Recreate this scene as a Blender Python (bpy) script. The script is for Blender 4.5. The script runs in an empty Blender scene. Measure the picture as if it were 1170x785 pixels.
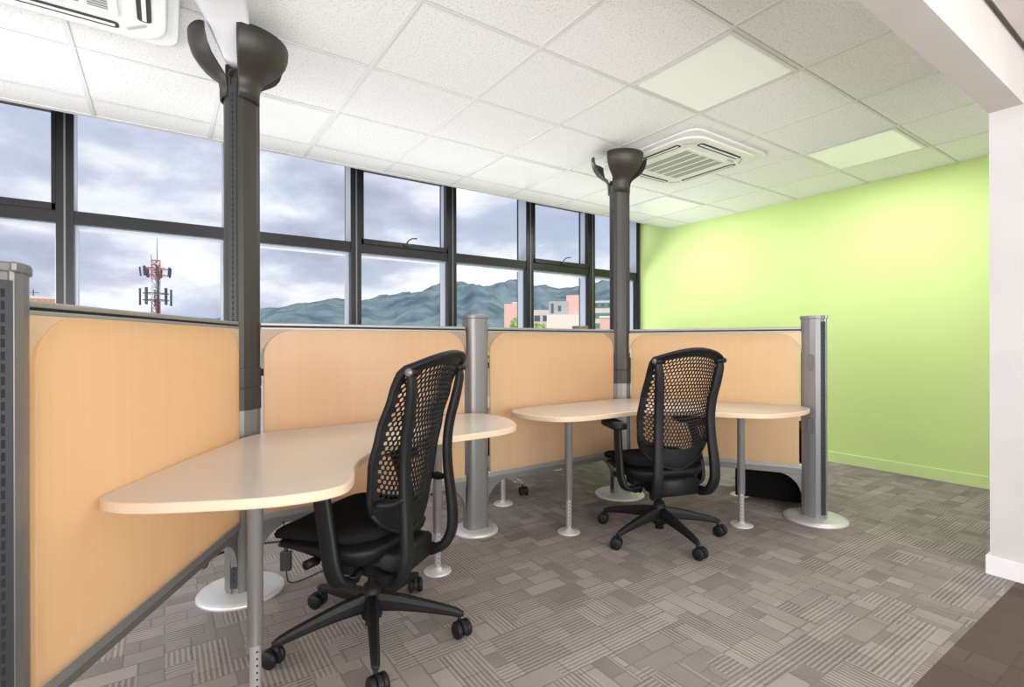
import bpy, bmesh, math, random
from mathutils import Vector, Matrix, noise
R = math.radians; PI = math.pi
random.seed(7)
scene = bpy.context.scene
C = scene.collection

# ------------------------------------------------------------------ camera
cam_d = bpy.data.cameras.new('camera'); cam = bpy.data.objects.new('camera', cam_d); C.objects.link(cam)
cam_d.sensor_width = 36; cam_d.sensor_fit = 'HORIZONTAL'; cam_d.lens = 580.37 * 36 / 1170
cam_d.clip_start = .05; cam_d.clip_end = 9000
YAW, PIT, ROL = R(55.63), R(-.017), R(-.15)
F = Vector((math.cos(YAW), math.sin(YAW), 0)); RT = Vector((math.sin(YAW), -math.cos(YAW), 0)); U = Vector((0, 0, 1))
F, U = math.cos(PIT) * F + math.sin(PIT) * U, math.cos(PIT) * U - math.sin(PIT) * F
RT, U = math.cos(ROL) * RT + math.sin(ROL) * U, math.cos(ROL) * U - math.sin(ROL) * RT
m = Matrix((RT, U, -F)).transposed().to_4x4(); m.translation = Vector((0, 0, 1.16))
cam.matrix_world = m
scene.camera = cam

# ------------------------------------------------------------------ exposure
vs = scene.view_settings
vs.view_transform = 'Standard'; vs.look = 'None'; vs.gamma = 1; vs.exposure = 0.08
try: vs.use_curve_mapping = False
except Exception: pass

# ------------------------------------------------------------------ sky
W = bpy.data.worlds.new('sky'); scene.world = W; W.use_nodes = True
nt = W.node_tree; nt.nodes.clear()
def wn(t, **k):
    n = nt.nodes.new(t)
    for a, b in k.items(): setattr(n, a, b)
    return n
L = nt.links.new
tc = wn('ShaderNodeTexCoord')
sep = wn('ShaderNodeSeparateXYZ'); L(tc.outputs['Generated'], sep.inputs[0])
mp = wn('ShaderNodeMapping'); mp.inputs['Scale'].default_value = (1.0, 1.0, 2.3); mp.inputs['Location'].default_value = (1.3, .4, .2)
L(tc.outputs['Generated'], mp.inputs[0])
n1 = wn('ShaderNodeTexNoise'); n1.inputs['Scale'].default_value = 2.6; n1.inputs['Detail'].default_value = 9; n1.inputs['Roughness'].default_value = .58
n1.inputs['Distortion'].default_value = .35
L(mp.outputs[0], n1.inputs['Vector'])
n2 = wn('ShaderNodeTexNoise'); n2.inputs['Scale'].default_value = 5.0; n2.inputs['Detail'].default_value = 7; n2.inputs['Roughness'].default_value = .5
L(mp.outputs[0], n2.inputs['Vector'])
blue = wn('ShaderNodeValToRGB')           # clear sky by height
blue.color_ramp.elements[0].position = 0; blue.color_ramp.elements[0].color = (.55, .62, .72, 1)
blue.color_ramp.elements[1].position = .55; blue.color_ramp.elements[1].color = (.36, .43, .60, 1)
L(sep.outputs['Z'], blue.inputs[0])
cl = wn('ShaderNodeValToRGB')             # cloud tone
e = cl.color_ramp.elements
e[0].position = .32; e[0].color = (.42, .44, .56, 1)
e[1].position = .66; e[1].color = (.98, .98, 1.0, 1)
x = e.new(.48); x.color = (.62, .64, .74, 1)
L(n2.outputs[0], cl.inputs[0])
cov = wn('ShaderNodeValToRGB'); cov.color_ramp.elements[0].position = .40; cov.color_ramp.elements[1].position = .54
L(n1.outputs[0], cov.inputs[0])
low = wn('ShaderNodeMapRange'); low.inputs[1].default_value = .03; low.inputs[2].default_value = .34; low.inputs[3].default_value = 1; low.inputs[4].default_value = 0
L(sep.outputs['Z'], low.inputs[0])
cum = wn('ShaderNodeValToRGB'); cum.color_ramp.elements[0].position = .46; cum.color_ramp.elements[1].position = .56; L(n2.outputs[0], cum.inputs[0])
lm = wn('ShaderNodeMath', operation='MULTIPLY'); L(low.outputs[0], lm.inputs[0]); L(cum.outputs[0], lm.inputs[1])
clw = wn('ShaderNodeMix', data_type='RGBA'); L(lm.outputs[0], clw.inputs[0]); L(cl.outputs[0], clw.inputs[6]); clw.inputs[7].default_value = (.95, .95, .96, 1)
mix = wn('ShaderNodeMix', data_type='RGBA'); L(cov.outputs[0], mix.inputs[0]); L(blue.outputs[0], mix.inputs[6]); L(clw.outputs[2], mix.inputs[7])
bg = wn('ShaderNodeBackground'); bg.inputs[1].default_value = 1.12
L(mix.outputs[2], bg.inputs[0])
wo = wn('ShaderNodeOutputWorld'); L(bg.outputs[0], wo.inputs[0])

# ------------------------------------------------------------------ lights
def area(name, loc, rot, sx, sy, power, col=(1, 1, 1)):
    d = bpy.data.lights.new(name, 'AREA'); d.shape = 'RECTANGLE'; d.size = sx; d.size_y = sy; d.energy = power; d.color = col
    o = bpy.data.objects.new(name, d); o.location = loc; o.rotation_euler = rot; C.objects.link(o); return o
sd = bpy.data.lights.new('sun', 'SUN'); sd.energy = 3.4; sd.angle = R(3); sd.color = (1, .95, .88)
so = bpy.data.objects.new('sun', sd); so.rotation_euler = (R(48), 0, R(-18)); C.objects.link(so)
# fill lights added behind and left of the view to brighten the room
area('rear_fill', (.4, -2.7, 1.25), (R(112), 0, R(-6)), 6.4, 1.7, 380, (.965, .98, 1))
area('side_fill', (-3.35, 1.7, 1.15), (R(85), 0, R(-90)), 4.6, 1.4, 120, (.97, .98, 1))  # unseen fill added at the solid left wall, facing the green wall
# unseen fill added outside below the sills, lifting ceiling and green wall
area('outdoor_fill', (2.2, 7.2, -.35), (R(-112), 0, 0), 8.5, 1.6, 370, (1, 1, 1))

# ------------------------------------------------------------------ materials
def mat(name, col, rough=.5, metal=0, spec=.5, **k):
    m = bpy.data.materials.new(name); m.use_nodes = True
    b = m.node_tree.nodes['Principled BSDF']
    b.inputs['Base Color'].default_value = (*col, 1); b.inputs['Roughness'].default_value = rough
    b.inputs['Metallic'].default_value = metal
    if 'Specular IOR Level' in b.inputs: b.inputs['Specular IOR Level'].default_value = spec
    return m
def nd(m, t, **k):
    n = m.node_tree.nodes.new(t)
    for a, b in k.items(): setattr(n, a, b)
    return n
def lk(m, a, b): m.node_tree.links.new(a, b)
def bsdf(m): return m.node_tree.nodes['Principled BSDF']
def noisy(m, scale, c0, c1, p0=.35, p1=.65, detail=4, bump=0, stretch=(1, 1, 1), bdist=.002):
    t = nd(m, 'ShaderNodeTexCoord'); mpn = nd(m, 'ShaderNodeMapping'); mpn.inputs['Scale'].default_value = stretch
    n = nd(m, 'ShaderNodeTexNoise'); n.inputs['Scale'].default_value = scale; n.inputs['Detail'].default_value = detail
    r = nd(m, 'ShaderNodeValToRGB'); r.color_ramp.elements[0].position = p0; r.color_ramp.elements[1].position = p1
    r.color_ramp.elements[0].color = (*c0, 1); r.color_ramp.elements[1].color = (*c1, 1)
    lk(m, t.outputs['Object'], mpn.inputs[0]); lk(m, mpn.outputs[0], n.inputs['Vector']); lk(m, n.outputs[0], r.inputs[0])
    lk(m, r.outputs[0], bsdf(m).inputs['Base Color'])
    if bump:
        bn = nd(m, 'ShaderNodeBump'); bn.inputs['Strength'].default_value = bump; bn.inputs['Distance'].default_value = bdist
        lk(m, n.outputs[0], bn.inputs['Height']); lk(m, bn.outputs[0], bsdf(m).inputs['Normal'])
    return m
M = {}
M['tile'] = noisy(mat('mineral_tile', (.8, .8, .8), .95, spec=.1), 95, (.66, .66, .66), (.90, .90, .90), .28, .48, 3, .35)
M['grid'] = mat('white_grid_metal', (.74, .74, .73), .5)
M['seam'] = mat('grey_seam', (.45, .45, .44), .8)
M['diffuser'] = mat('lamp_diffuser', (.86, .87, .85), .12)
bsdf(M['diffuser']).inputs['Emission Color'].default_value = (1, 1, .98, 1); bsdf(M['diffuser']).inputs['Emission Strength'].default_value = .12
M['plaster'] = noisy(mat('white_plaster', (.8, .78, .77), .8, spec=.2), 3, (.56, .535, .53), (.60, .575, .57))
M['beamp'] = noisy(mat('beam_plaster', (.7, .67, .64), .85, spec=.2), 2, (.50, .46, .43), (.54, .50, .47))
M['green'] = noisy(mat('lime_paint', (.6, .8, .2), .62, spec=.35), 1.5, (.63, .80, .31), (.65, .82, .33))
M['greenbase'] = mat('lime_baseboard_paint', (.68, .85, .38), .45)
M['white_gloss'] = mat('white_baseboard_paint', (.80, .77, .77), .4)
M['frame'] = mat('dark_window_frame', (.013, .0135, .015), .34, .35)
M['frame_sheen'] = mat('window_frame_metal', (.50, .54, .62), .38, .35)  # dark frame's sides coloured pale to paint in the sky they reflect
M['bead'] = mat('bright_frame_bead', (.16, .16, .165), .4, .4)
M['handle'] = mat('black_handle', (.02, .02, .02), .4)
M['pole_backlit'] = mat('backlit_grey_pole_paint', (.038, .033, .028), .45, .25)  # same grey paint, darkened to put the backlit shade into the colour
M['pole'] = mat('grey_pole_paint', (.19, .185, .175), .38, .45)
M['pole_silver'] = mat('silver_pole_paint', (.30, .30, .305), .32, .6)
M['slot'] = mat('slot_strip', (.040, .042, .046), .4, .4)
M['hole'] = mat('dark_slot_hole', (.006, .006, .007), .8)
M['rail'] = mat('grey_rail_metal', (.30, .295, .28), .4, .5)
M['bracket'] = mat('taupe_bracket', (.30, .22, .145), .5, .2)
M['bracket_tan'] = mat('tan_silhouette_bracket', (.55, .39, .23), .45)  # backlit silhouette through the panel, put into the bracket's colour
M['disc'] = mat('pale_base_metal', (.60, .60, .59), .36, .35)
M['tube'] = mat('brushed_leg_metal', (.42, .405, .39), .34, .55)
M['plastic'] = mat('black_chair_plastic', (.006, .0065, .0065), .55, spec=.28)
M['fabric'] = noisy(mat('black_seat_fabric', (.006, .006, .007), .95, spec=.15), 300, (.004, .004, .005), (.010, .010, .011), bump=.3)
M['arm_metal'] = mat('grey_chair_metal', (.11, .115, .12), .35, .6)
M['chrome'] = mat('polished_metal', (.55, .55, .55), .2, .9)
M['ac'] = mat('white_ac_plastic', (.80, .80, .78), .4)
M['acg'] = mat('ac_louvre_plastic', (.46, .46, .44), .5)
M['dark'] = mat('dark_opening', (.02, .02, .02), .7)
M['black_box'] = mat('black_cabinet_laminate', (.003, .003, .0035), .8, spec=.1)
M['cable'] = mat('black_cable_rubber', (.012, .012, .012), .5)
M['canopy'] = mat('white_translucent_canopy', (.74, .74, .76), .45)
# laminate tabletop
M['desk'] = noisy(mat('cream_laminate', (.6, .5, .4), .24, spec=.45), 6, (.605, .535, .46), (.615, .545, .47))
M['edge'] = mat('beige_edge_band', (.60, .46, .32), .4)
# translucent tan screen panel
m = bpy.data.materials.new('tan_translucent_panel'); m.use_nodes = True; M['panel'] = m
b = bsdf(m); b.inputs['Roughness'].default_value = .26
t = nd(m, 'ShaderNodeTexCoord'); mpn = nd(m, 'ShaderNodeMapping'); mpn.inputs['Scale'].default_value = (30, 30, 1.2)
n = nd(m, 'ShaderNodeTexNoise'); n.inputs['Scale'].default_value = 1.6; n.inputs['Detail'].default_value = 5
r = nd(m, 'ShaderNodeValToRGB'); r.color_ramp.elements[0].position = .3; r.color_ramp.elements[1].position = .7
r.color_ramp.elements[0].color = (.80, .59, .37, 1); r.color_ramp.elements[1].color = (.82, .615, .395, 1)
lk(m, t.outputs['Object'], mpn.inputs[0]); lk(m, mpn.outputs[0], n.inputs['Vector']); lk(m, n.outputs[0], r.inputs[0]); lk(m, r.outputs[0], b.inputs['Base Color'])
tr = nd(m, 'ShaderNodeBsdfTranslucent'); lk(m, r.outputs[0], tr.inputs[0])
ms = nd(m, 'ShaderNodeMixShader'); ms.inputs[0].default_value = .60
lk(m, b.outputs[0], ms.inputs[1]); lk(m, tr.outputs[0], ms.inputs[2]); lk(m, ms.outputs[0], m.node_tree.nodes['Material Output'].inputs[0])
bn = nd(m, 'ShaderNodeBump'); bn.inputs['Strength'].default_value = .25; bn.inputs['Distance'].default_value = .004; lk(m, n.outputs[0], bn.inputs['Height']); lk(m, bn.outputs[0], b.inputs['Normal'])
# thin window glass
m = bpy.data.materials.new('window_glass'); m.use_nodes = True; M['glass'] = m
fr = nd(m, 'ShaderNodeFresnel'); fr.inputs[0].default_value = 1.05
gl = nd(m, 'ShaderNodeBsdfGlossy'); gl.inputs['Roughness'].default_value = .02
tp = nd(m, 'ShaderNodeBsdfTransparent'); tp.inputs[0].default_value = (.95, .965, .98, 1)
ms = nd(m, 'ShaderNodeMixShader'); lk(m, fr.outputs[0], ms.inputs[0]); lk(m, tp.outputs[0], ms.inputs[1]); lk(m, gl.outputs[0], ms.inputs[2])
lk(m, ms.outputs[0], m.node_tree.nodes['Material Output'].inputs[0])

def carpet_mat(name, lite, darkc, cell, bw, rh, stripes=True, jit=.5):
    m = bpy.data.materials.new(name); m.use_nodes = True; b = bsdf(m); b.inputs['Roughness'].default_value = .93; b.inputs['Specular IOR Level'].default_value = .15
    geo = nd(m, 'ShaderNodeTexCoord'); P = geo.outputs['Object']
    wb = nd(m, 'ShaderNodeTexNoise'); wb.inputs['Scale'].default_value = 45; lk(m, P, wb.inputs['Vector'])
    wv = nd(m, 'ShaderNodeVectorMath', operation='MULTIPLY_ADD'); lk(m, wb.outputs['Color'], wv.inputs[0]); wv.inputs[1].default_value = (.006, .006, 0); lk(m, P, wv.inputs[2]); P = wv.outputs[0]
    rot = nd(m, 'ShaderNodeMapping'); rot.inputs['Rotation'].default_value = (0, 0, R(90)); lk(m, P, rot.inputs[0]); Q = rot.outputs[0]
    def brick(vec, w, h, mort=0.0, off=.37):
        t = nd(m, 'ShaderNodeTexBrick'); t.offset = off; t.offset_frequency = 2; t.squash = .6; t.squash_frequency = 3
        t.inputs['Color1'].default_value = (0, 0, 0, 1); t.inputs['Color2'].default_value = (1, 1, 1, 1); t.inputs['Mortar'].default_value = (.0, .0, .0, 1)
        t.inputs['Scale'].default_value = 1; t.inputs['Mortar Size'].default_value = mort; t.inputs['Mortar Smooth'].default_value = .3; t.inputs['Brick Width'].default_value = w; t.inputs['Row Height'].default_value = h
        lk(m, vec, t.inputs['Vector']); return t
    def math_(op, a, b_=None, c_=None):
        q = nd(m, 'ShaderNodeMath', operation=op)
        for k, v in enumerate((a, b_, c_)):
            if v is None: continue
            if isinstance(v, (int, float)): q.inputs[k].default_value = v
            else: lk(m, v, q.inputs[k])
        return q.outputs[0]
    def mixv(f, x, y): return math_('ADD', math_('MULTIPLY', x, math_('SUBTRACT', 1.0, f)), math_('MULTIPLY', y, f))
    def layer(vec, axis):
        t = brick(vec, bw, rh, .004); r_ = t.outputs['Color']; fac = t.outputs['Fac']
        sp = nd(m, 'ShaderNodeSeparateXYZ'); lk(m, vec, sp.inputs[0])
        st = math_('MULTIPLY_ADD', math_('SINE', math_('MULTIPLY', sp.outputs[axis], 2 * PI / .0175)), .5, .5)
        amp = math_('GREATER_THAN', brick(vec, bw * 1.37, rh * 1.21).outputs['Color'], .42)
        body = math_('MULTIPLY_ADD', r_, .42, .27)
        if stripes: body = mixv(math_('MULTIPLY', amp, .50), body, math_('MULTIPLY_ADD', st, .95, 0))
        return math_('MULTIPLY', body, math_('MULTIPLY_ADD', fac, -.16, 1.0))
    A = layer(P, 1); B = layer(Q, 1)
    sel = math_('GREATER_THAN', brick(P, cell * 1.6, cell, 0, .45).outputs['Color'], .56)
    v = mixv(sel, A, B)
    ns = nd(m, 'ShaderNodeTexNoise'); ns.inputs['Scale'].default_value = 160; ns.inputs['Detail'].default_value = 2; lk(m, P, ns.inputs['Vector'])
    lo = nd(m, 'ShaderNodeTexNoise'); lo.inputs['Scale'].default_value = 5; lo.inputs['Detail'].default_value = 3; lk(m, P, lo.inputs['Vector'])
    v = mixv(.22, v, ns.outputs[0]); v = mixv(.18, v, lo.outputs[0])
    r = nd(m, 'ShaderNodeValToRGB'); r.color_ramp.elements[0].position = .12; r.color_ramp.elements[1].position = .82
    r.color_ramp.elements[0].color = (*darkc, 1); r.color_ramp.elements[1].color = (*lite, 1)
    lk(m, v, r.inputs[0]); lk(m, r.outputs[0], b.inputs['Base Color'])
    bn = nd(m, 'ShaderNodeBump'); bn.inputs['Strength'].default_value = .4; bn.inputs['Distance'].default_value = .003; lk(m, ns.outputs[0], bn.inputs['Height']); lk(m, bn.outputs[0], b.inputs['Normal'])
    return m
M['carpet'] = carpet_mat('patterned_grey_carpet', (.41, .372, .342), (.088, .076, .068), .17, .21, .085)
M['carpet2'] = carpet_mat('plain_brown_carpet', (.145, .115, .098), (.058, .045, .038), .5, .5, .25, stripes=False)
# outdoors
M['hill'] = noisy(mat('hazy_wooded_hillside', (.1, .16, .18), 1, spec=0), .010, (.085, .135, .165), (.20, .26, .27), .35, .62, 8)  # distance haze is put into this blue-green colour
M['ground'] = mat('town_ground', (.22, .24, .2), 1, spec=0)
M['pinkw'] = mat('salmon_render', (.78, .47, .40), .9); M['creamw'] = mat('cream_render', (.85, .72, .63), .9); M['greyw'] = mat('pale_grey_render', (.42, .43, .43), .9)
M['whitew'] = mat('pale_wall', (.62, .60, .56), .9); M['glassg'] = mat('green_glass', (.12, .26, .22), .2); M['winp'] = mat('dark_far_pane', (.10, .12, .14), .3)
M['brickr'] = mat('orange_brick', (.50, .25, .17), .9); M['leaf'] = noisy(mat('tree_leaves', (.2, .3, .1), .9), 1.2, (.16, .24, .07), (.42, .50, .16), bump=.0)
M['bark'] = mat('tree_bark', (.12, .09, .07), .9); M['red'] = mat('red_mast_paint', (.42, .10, .07), .6); M['mwhite'] = mat('white_mast_paint', (.6, .58, .56), .6); M['ant'] = mat('grey_antenna', (.07, .08, .10), .6)

# ------------------------------------------------------------------ mesh helpers
class MB:
    def __init__(s): s.v = []; s.f = []; s.mi = []; s.sm = []
    def add(s, vs, fs, mi=0, smooth=False):
        o = len(s.v); s.v += [tuple(v) for v in vs]
        for f in fs: s.f.append(tuple(i + o for i in f)); s.mi.append(mi); s.sm.append(smooth)
        return s
    def box(s, x0, x1, y0, y1, z0, z1, mi=0, mat=None, ch=0):
        if ch:
            bm = bmesh.new(); bmesh.ops.create_cube(bm, size=1)
            for v in bm.verts: v.co = Vector(((x0 + x1) / 2 + v.co.x * (x1 - x0), (y0 + y1) / 2 + v.co.y * (y1 - y0), (z0 + z1) / 2 + v.co.z * (z1 - z0)))
            bmesh.ops.bevel(bm, geom=bm.edges[:], offset=ch, segments=2, profile=.6, affect='EDGES')
            bm.verts.index_update()
            vs = [mat @ v.co if mat else v.co.copy() for v in bm.verts]; fs = [[v.index for v in f.verts] for f in bm.faces]; bm.free()
            return s.add(vs, fs, mi)
        vs = [Vector((x, y, z)) for x in (x0, x1) for y in (y0, y1) for z in (z0, z1)]
        if mat: vs = [mat @ v for v in vs]
        return s.add(vs, [(0, 1, 3, 2), (4, 6, 7, 5), (0, 4, 5, 1), (2, 3, 7, 6), (0, 2, 6, 4), (1, 5, 7, 3)], mi)
    def prism(s, poly, z0, z1, mi=0, mat=None, smooth=False, bev=0, segs=2):
        # poly counter-clockwise in xy; optional rounded rim
        rings = []
        if bev:
            for k in range(segs + 1):
                a = PI / 2 * k / segs; rings.append((bev * (1 - math.sin(a)), z0 + bev * (1 - math.cos(a))))
            for k in range(segs + 1):
                a = PI / 2 * k / segs; rings.append((bev * (1 - math.cos(a)), z1 - bev * (1 - math.sin(a))))
        else: rings = [(0, z0), (0, z1)]
        n = len(poly); ins = inset_dirs(poly)
        vs = []
        for d, z in rings:
            for p, q in zip(poly, ins): vs.append(Vector((p[0] + q[0] * d, p[1] + q[1] * d, z)))
        if mat: vs = [mat @ v for v in vs]
        o = len(s.v); s.v += [tuple(v) for v in vs]
        for k in range(len(rings) - 1):
            for i in range(n):
                j = (i + 1) % n
                s.f.append((o + k * n + i, o + k * n + j, o + (k + 1) * n + j, o + (k + 1) * n + i)); s.mi.append(mi); s.sm.append(smooth)
        s.f.append(tuple(o + i for i in reversed(range(n)))); s.mi.append(mi); s.sm.append(False)
        s.f.append(tuple(o + (len(rings) - 1) * n + i for i in range(n))); s.mi.append(mi); s.sm.append(False)
        return s
    def lathe(s, prof, n=32, mi=0, mat=None, a0=0, a1=2 * PI, smooth=True, caps=False):
        full = abs(a1 - a0 - 2 * PI) < 1e-6; m_ = n if full else n + 1
        vs = []
        for r_, z in prof:
            for i in range(m_):
                a = a0 + (a1 - a0) * i / n; vs.append(Vector((r_ * math.cos(a), r_ * math.sin(a), z)))
        if mat: vs = [mat @ v for v in vs]
        fs = []
        for k in range(len(prof) - 1):
            for i in range(n):
                j = (i + 1) % m_; fs.append((k * m_ + i, k * m_ + j, (k + 1) * m_ + j, (k + 1) * m_ + i))
        s.add(vs, fs, mi, smooth)
        return s
    def cyl(s, p0, p1, r0, r1=None, n=20, mi=0, smooth=True):
        r1 = r0 if r1 is None else r1; p0 = Vector(p0); p1 = Vector(p1); d = p1 - p0
        q = d.to_track_quat('Z', 'Y').to_matrix().to_4x4(); q.translation = p0; h = d.length
        s.lathe([(0, 0), (r0, 0), (r1, h), (0, h)], n, mi, q, smooth=smooth); return s
    def sweep(s, pts, w, h, mi=0, up=(0, 0, 1), round_=True, n=10, sizes=None, smooth=True, sub=0):
        pts = [Vector(p) for p in pts]
        if sub:
            src = pts; out = []; sz = []
            if sizes is None: sizes = [1] * len(src)
            for i in range(len(src) - 1):
                a = src[max(i - 1, 0)]; b_ = src[i]; c = src[i + 1]; d = src[min(i + 2, len(src) - 1)]
                for k in range(sub):
                    t = k / sub; out.append(.5 * ((2 * b_) + (c - a) * t + (2 * a - 5 * b_ + 4 * c - d) * t * t + (3 * b_ - a - 3 * c + d) * t ** 3)); sz.append(sizes[i] * (1 - t) + sizes[i + 1] * t)
            out.append(src[-1]); sz.append(sizes[-1]); pts = out; sizes = sz
        if sizes is None: sizes = [1] * len(pts)
        if round_: prof = [(math.cos(2 * PI * k / n), math.sin(2 * PI * k / n)) for k in range(n)]
        else:
            c = .72; prof = [(1, -c), (1, c), (c, 1), (-c, 1), (-1, c), (-1, -c), (-c, -1), (c, -1)]; n = 8
        vs = []; up = Vector(up)
        for i, p in enumerate(pts):
            t = (pts[min(i + 1, len(pts) - 1)] - pts[max(i - 1, 0)]).normalized()
            sd_ = t.cross(up); 
            if sd_.length < 1e-4: sd_ = t.cross(Vector((1, 0, 0)))
            sd_.normalize(); u2 = sd_.cross(t)
            for a, b_ in prof: vs.append(p + sd_ * a * w / 2 * sizes[i] + u2 * b_ * h / 2 * sizes[i])
        fs = []
        for k in range(len(pts) - 1):
            for i in range(n): j = (i + 1) % n; fs.append((k * n + i, k * n + j, (k + 1) * n + j, (k + 1) * n + i))
        o = len(s.v); s.add(vs, fs, mi, smooth)
        s.f.append(tuple(o + i for i in reversed(range(n)))); s.mi.append(mi); s.sm.append(False)
        s.f.append(tuple(o + (len(pts) - 1) * n + i for i in range(n))); s.mi.append(mi); s.sm.append(False)
        return s
    def build(s, name, mats, parent=None, loc=None, rz=None):
        me = bpy.data.meshes.new(name); me.from_pydata(s.v, [], s.f)
        for q in (mats if isinstance(mats, (list, tuple)) else [mats]): me.materials.append(q)
        for p, mi, sm in zip(me.polygons, s.mi, s.sm): p.material_index = mi; p.use_smooth = sm
        bm = bmesh.new(); bm.from_mesh(me); bmesh.ops.remove_doubles(bm, verts=bm.verts, dist=1e-5); bmesh.ops.recalc_face_normals(bm, faces=bm.faces); bm.to_mesh(me); bm.free()
        o = bpy.data.objects.new(name, me); C.objects.link(o)
        if parent: o.parent = parent
        if loc is not None: o.location = loc
        if rz is not None: o.rotation_euler[2] = rz
        return o
def inset_dirs(poly):
    n = len(poly); out = []
    for i in range(n):
        a = Vector(poly[i - 1][:2]); b_ = Vector(poly[i][:2]); c = Vector(poly[(i + 1) % n][:2])
        e1 = (b_ - a).normalized(); e2 = (c - b_).normalized()
        n1_ = Vector((-e1.y, e1.x)); n2_ = Vector((-e2.y, e2.x)); q = n1_ + n2_
        if q.length < 1e-6: q = n1_
        q = q / max(q.length_squared, .35) * 1.0 * 2 if False else q.normalized() / max(.5, math.sqrt(max(0, (1 + n1_.dot(n2_)) / 2)))
        out.append((q.x, q.y))
    return out
def smooth_closed(pts, k=6):
    n = len(pts); out = []
    for i in range(n):
        a, b_, c, d = (Vector(pts[(i + j) % n]) for j in (-1, 0, 1, 2))
        for q in range(k):
            t = q / k; out.append(tuple(.5 * ((2 * b_) + (c - a) * t + (2 * a - 5 * b_ + 4 * c - d) * t * t + (3 * b_ - a - 3 * c + d) * t ** 3)))
    return out
def rrect(w, h, r_, n=6, cx=0, cy=0):
    out = []
    for qx, qy, a in ((1, 1, 0), (-1, 1, 90), (-1, -1, 180), (1, -1, 270)):
        for k in range(n + 1):
            b_ = R(a + 90 * k / n); out.append((cx + qx * (w / 2 - r_) + r_ * math.cos(b_), cy + qy * (h / 2 - r_) + r_ * math.sin(b_)))
    return out
def empty(name, loc=(0, 0, 0), rz=0, parent=None):
    o = bpy.data.objects.new(name, None); o.empty_display_size = .1; C.objects.link(o); o.location = loc; o.rotation_euler = (0, 0, rz)
    if parent: o.parent = parent
    return o
def tag(o, label=None, cat=None, group=None, kind=None):
    for k, v in (('label', label), ('category', cat), ('group', group), ('kind', kind)):
        if v: o[k] = v
    return o
def struct(o): o['kind'] = 'structure'; return o
def copy_tree(o, parent=None):
    c = o.copy(); C.objects.link(c); c.parent = parent
    for ch in o.children: copy_tree(ch, c)
    return c

# ------------------------------------------------------------------ room
CZ = 2.631; G0X, G0Y, GT = .908, 2.011, .6405
XG = 5.362; YW = 4.73; YC = 4.235
XL, YB = -3.6, -3.1
fl = MB()
fl.add([(XL, .652, 0), (XG + .1, .652, 0), (XG + .1, YW + .2, 0), (XL, YW + .2, 0)], [(0, 1, 2, 3)], 0)
fl.add([(XL, YB, 0), (XG + .1, YB, 0), (XG + .1, .652, 0), (XL, .652, 0)], [(0, 1, 2, 3)], 1)
fl.add([(XL, YB, -.2), (XL, YW + .2, -.2), (XG + .1, YW + .2, -.2), (XG + .1, YB, -.2)], [(0, 1, 2, 3)], 1)
struct(fl.build('floor', [M['carpet'], M['carpet2']]))
# suspended ceiling: tiles with thin seams and a white T grid
ce = MB()
xs = [G0X + GT * i for i in range(-8, 8)]; ys = [G0Y + GT * j for j in range(-2, 4)]
xs = [XL] + [v for v in xs if XL + .05 < v < XG - .03] + [XG]; ys = [.75] + [v for v in ys if v > .8] + [YC]
for i in range(len(xs) - 1):
    for j in range(len(ys) - 1):
        ce.box(xs[i], xs[i + 1], ys[j], ys[j + 1], CZ, CZ + .02)
ceo = struct(ce.build('ceiling', M['tile']))
g = MB()
for v in xs[1:-1]: g.box(v - .011, v + .011, .75, YC, CZ - .0036, CZ + .0025)
for v in ys[1:-1]: g.box(XL, XG, v - .009, v + .009, CZ - .003, CZ + .002)
g.box(XL, XG, YC - .03, YC + .012, CZ - .004, CZ + .10)
g.build('ceiling_grid', M['grid'], ceo)
g = MB()
for v in ys[1:-1]: g.box(XL, XG, v - .0125, v - .009, CZ - .0012, CZ + .002)
for v in xs[1:-1]: g.box(v + .011, v + .0135, .75, YC, CZ - .0012, CZ + .002)
g.build('ceiling_seam', M['seam'], ceo)
sl = MB(); sl.box(XL - .2, XG + .2, .5, YW + .3, 3.0, 3.15); sl.build('slab', M['plaster'], ceo)
# beam, corridor ceiling, wall block at right
b_ = MB(); b_.box(XL, 3.41, .625, .75, 2.305, 2.72); struct(b_.build('trim_1', M['beamp']))
b_ = MB(); b_.box(XL, XG, YB, .60, 2.548, 2.62); b_.box(XL, XG, .60, .625, 2.585, 2.62, 1); struct(b_.build('ceiling', [M['beamp'], M['seam']]))
b_ = MB(); b_.box(3.41, XG + .1, YB, .75, 0, 2.72); struct(b_.build('wall_right', M['plaster']))
b_ = MB(); b_.box(3.396, 3.41, YB + .05, .764, 0, .093, ch=.002); b_.box(3.412, XG, .75, .764, 0, .093, ch=.002); struct(b_.build('baseboard_right', M['white_gloss']))
b_ = MB(); b_.box(XG, XG + .12, .70, YW + .2, 0, 3.0); struct(b_.build('wall_green', M['green']))
b_ = MB(); b_.box(XG - .013, XG, .764, YW, 0, .098, ch=.002); struct(b_.build('baseboard_green', M['greenbase']))
b_ = MB(); b_.box(XL - .12, XL, YB, YW + .2, 0, 3.0); struct(b_.build('wall_left', M['plaster']))
b_ = MB(); b_.box(XL, XG + .1, YB - .12, YB, 0, 2.75); struct(b_.build('wall_back', M['plaster']))
b_ = MB(); b_.box(XL, XG, YW, YW + .2, 0, .86); b_.box(XL, XG, YW - .02, YW + .2, .86, .89); b_.box(XL, XG, YW, YW + .2, 2.93, 3.02); b_.box(XL, -2.64, YW, YW + .2, .89, 2.93)
struct(b_.build('wall_window_side', M['plaster']))

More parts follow.
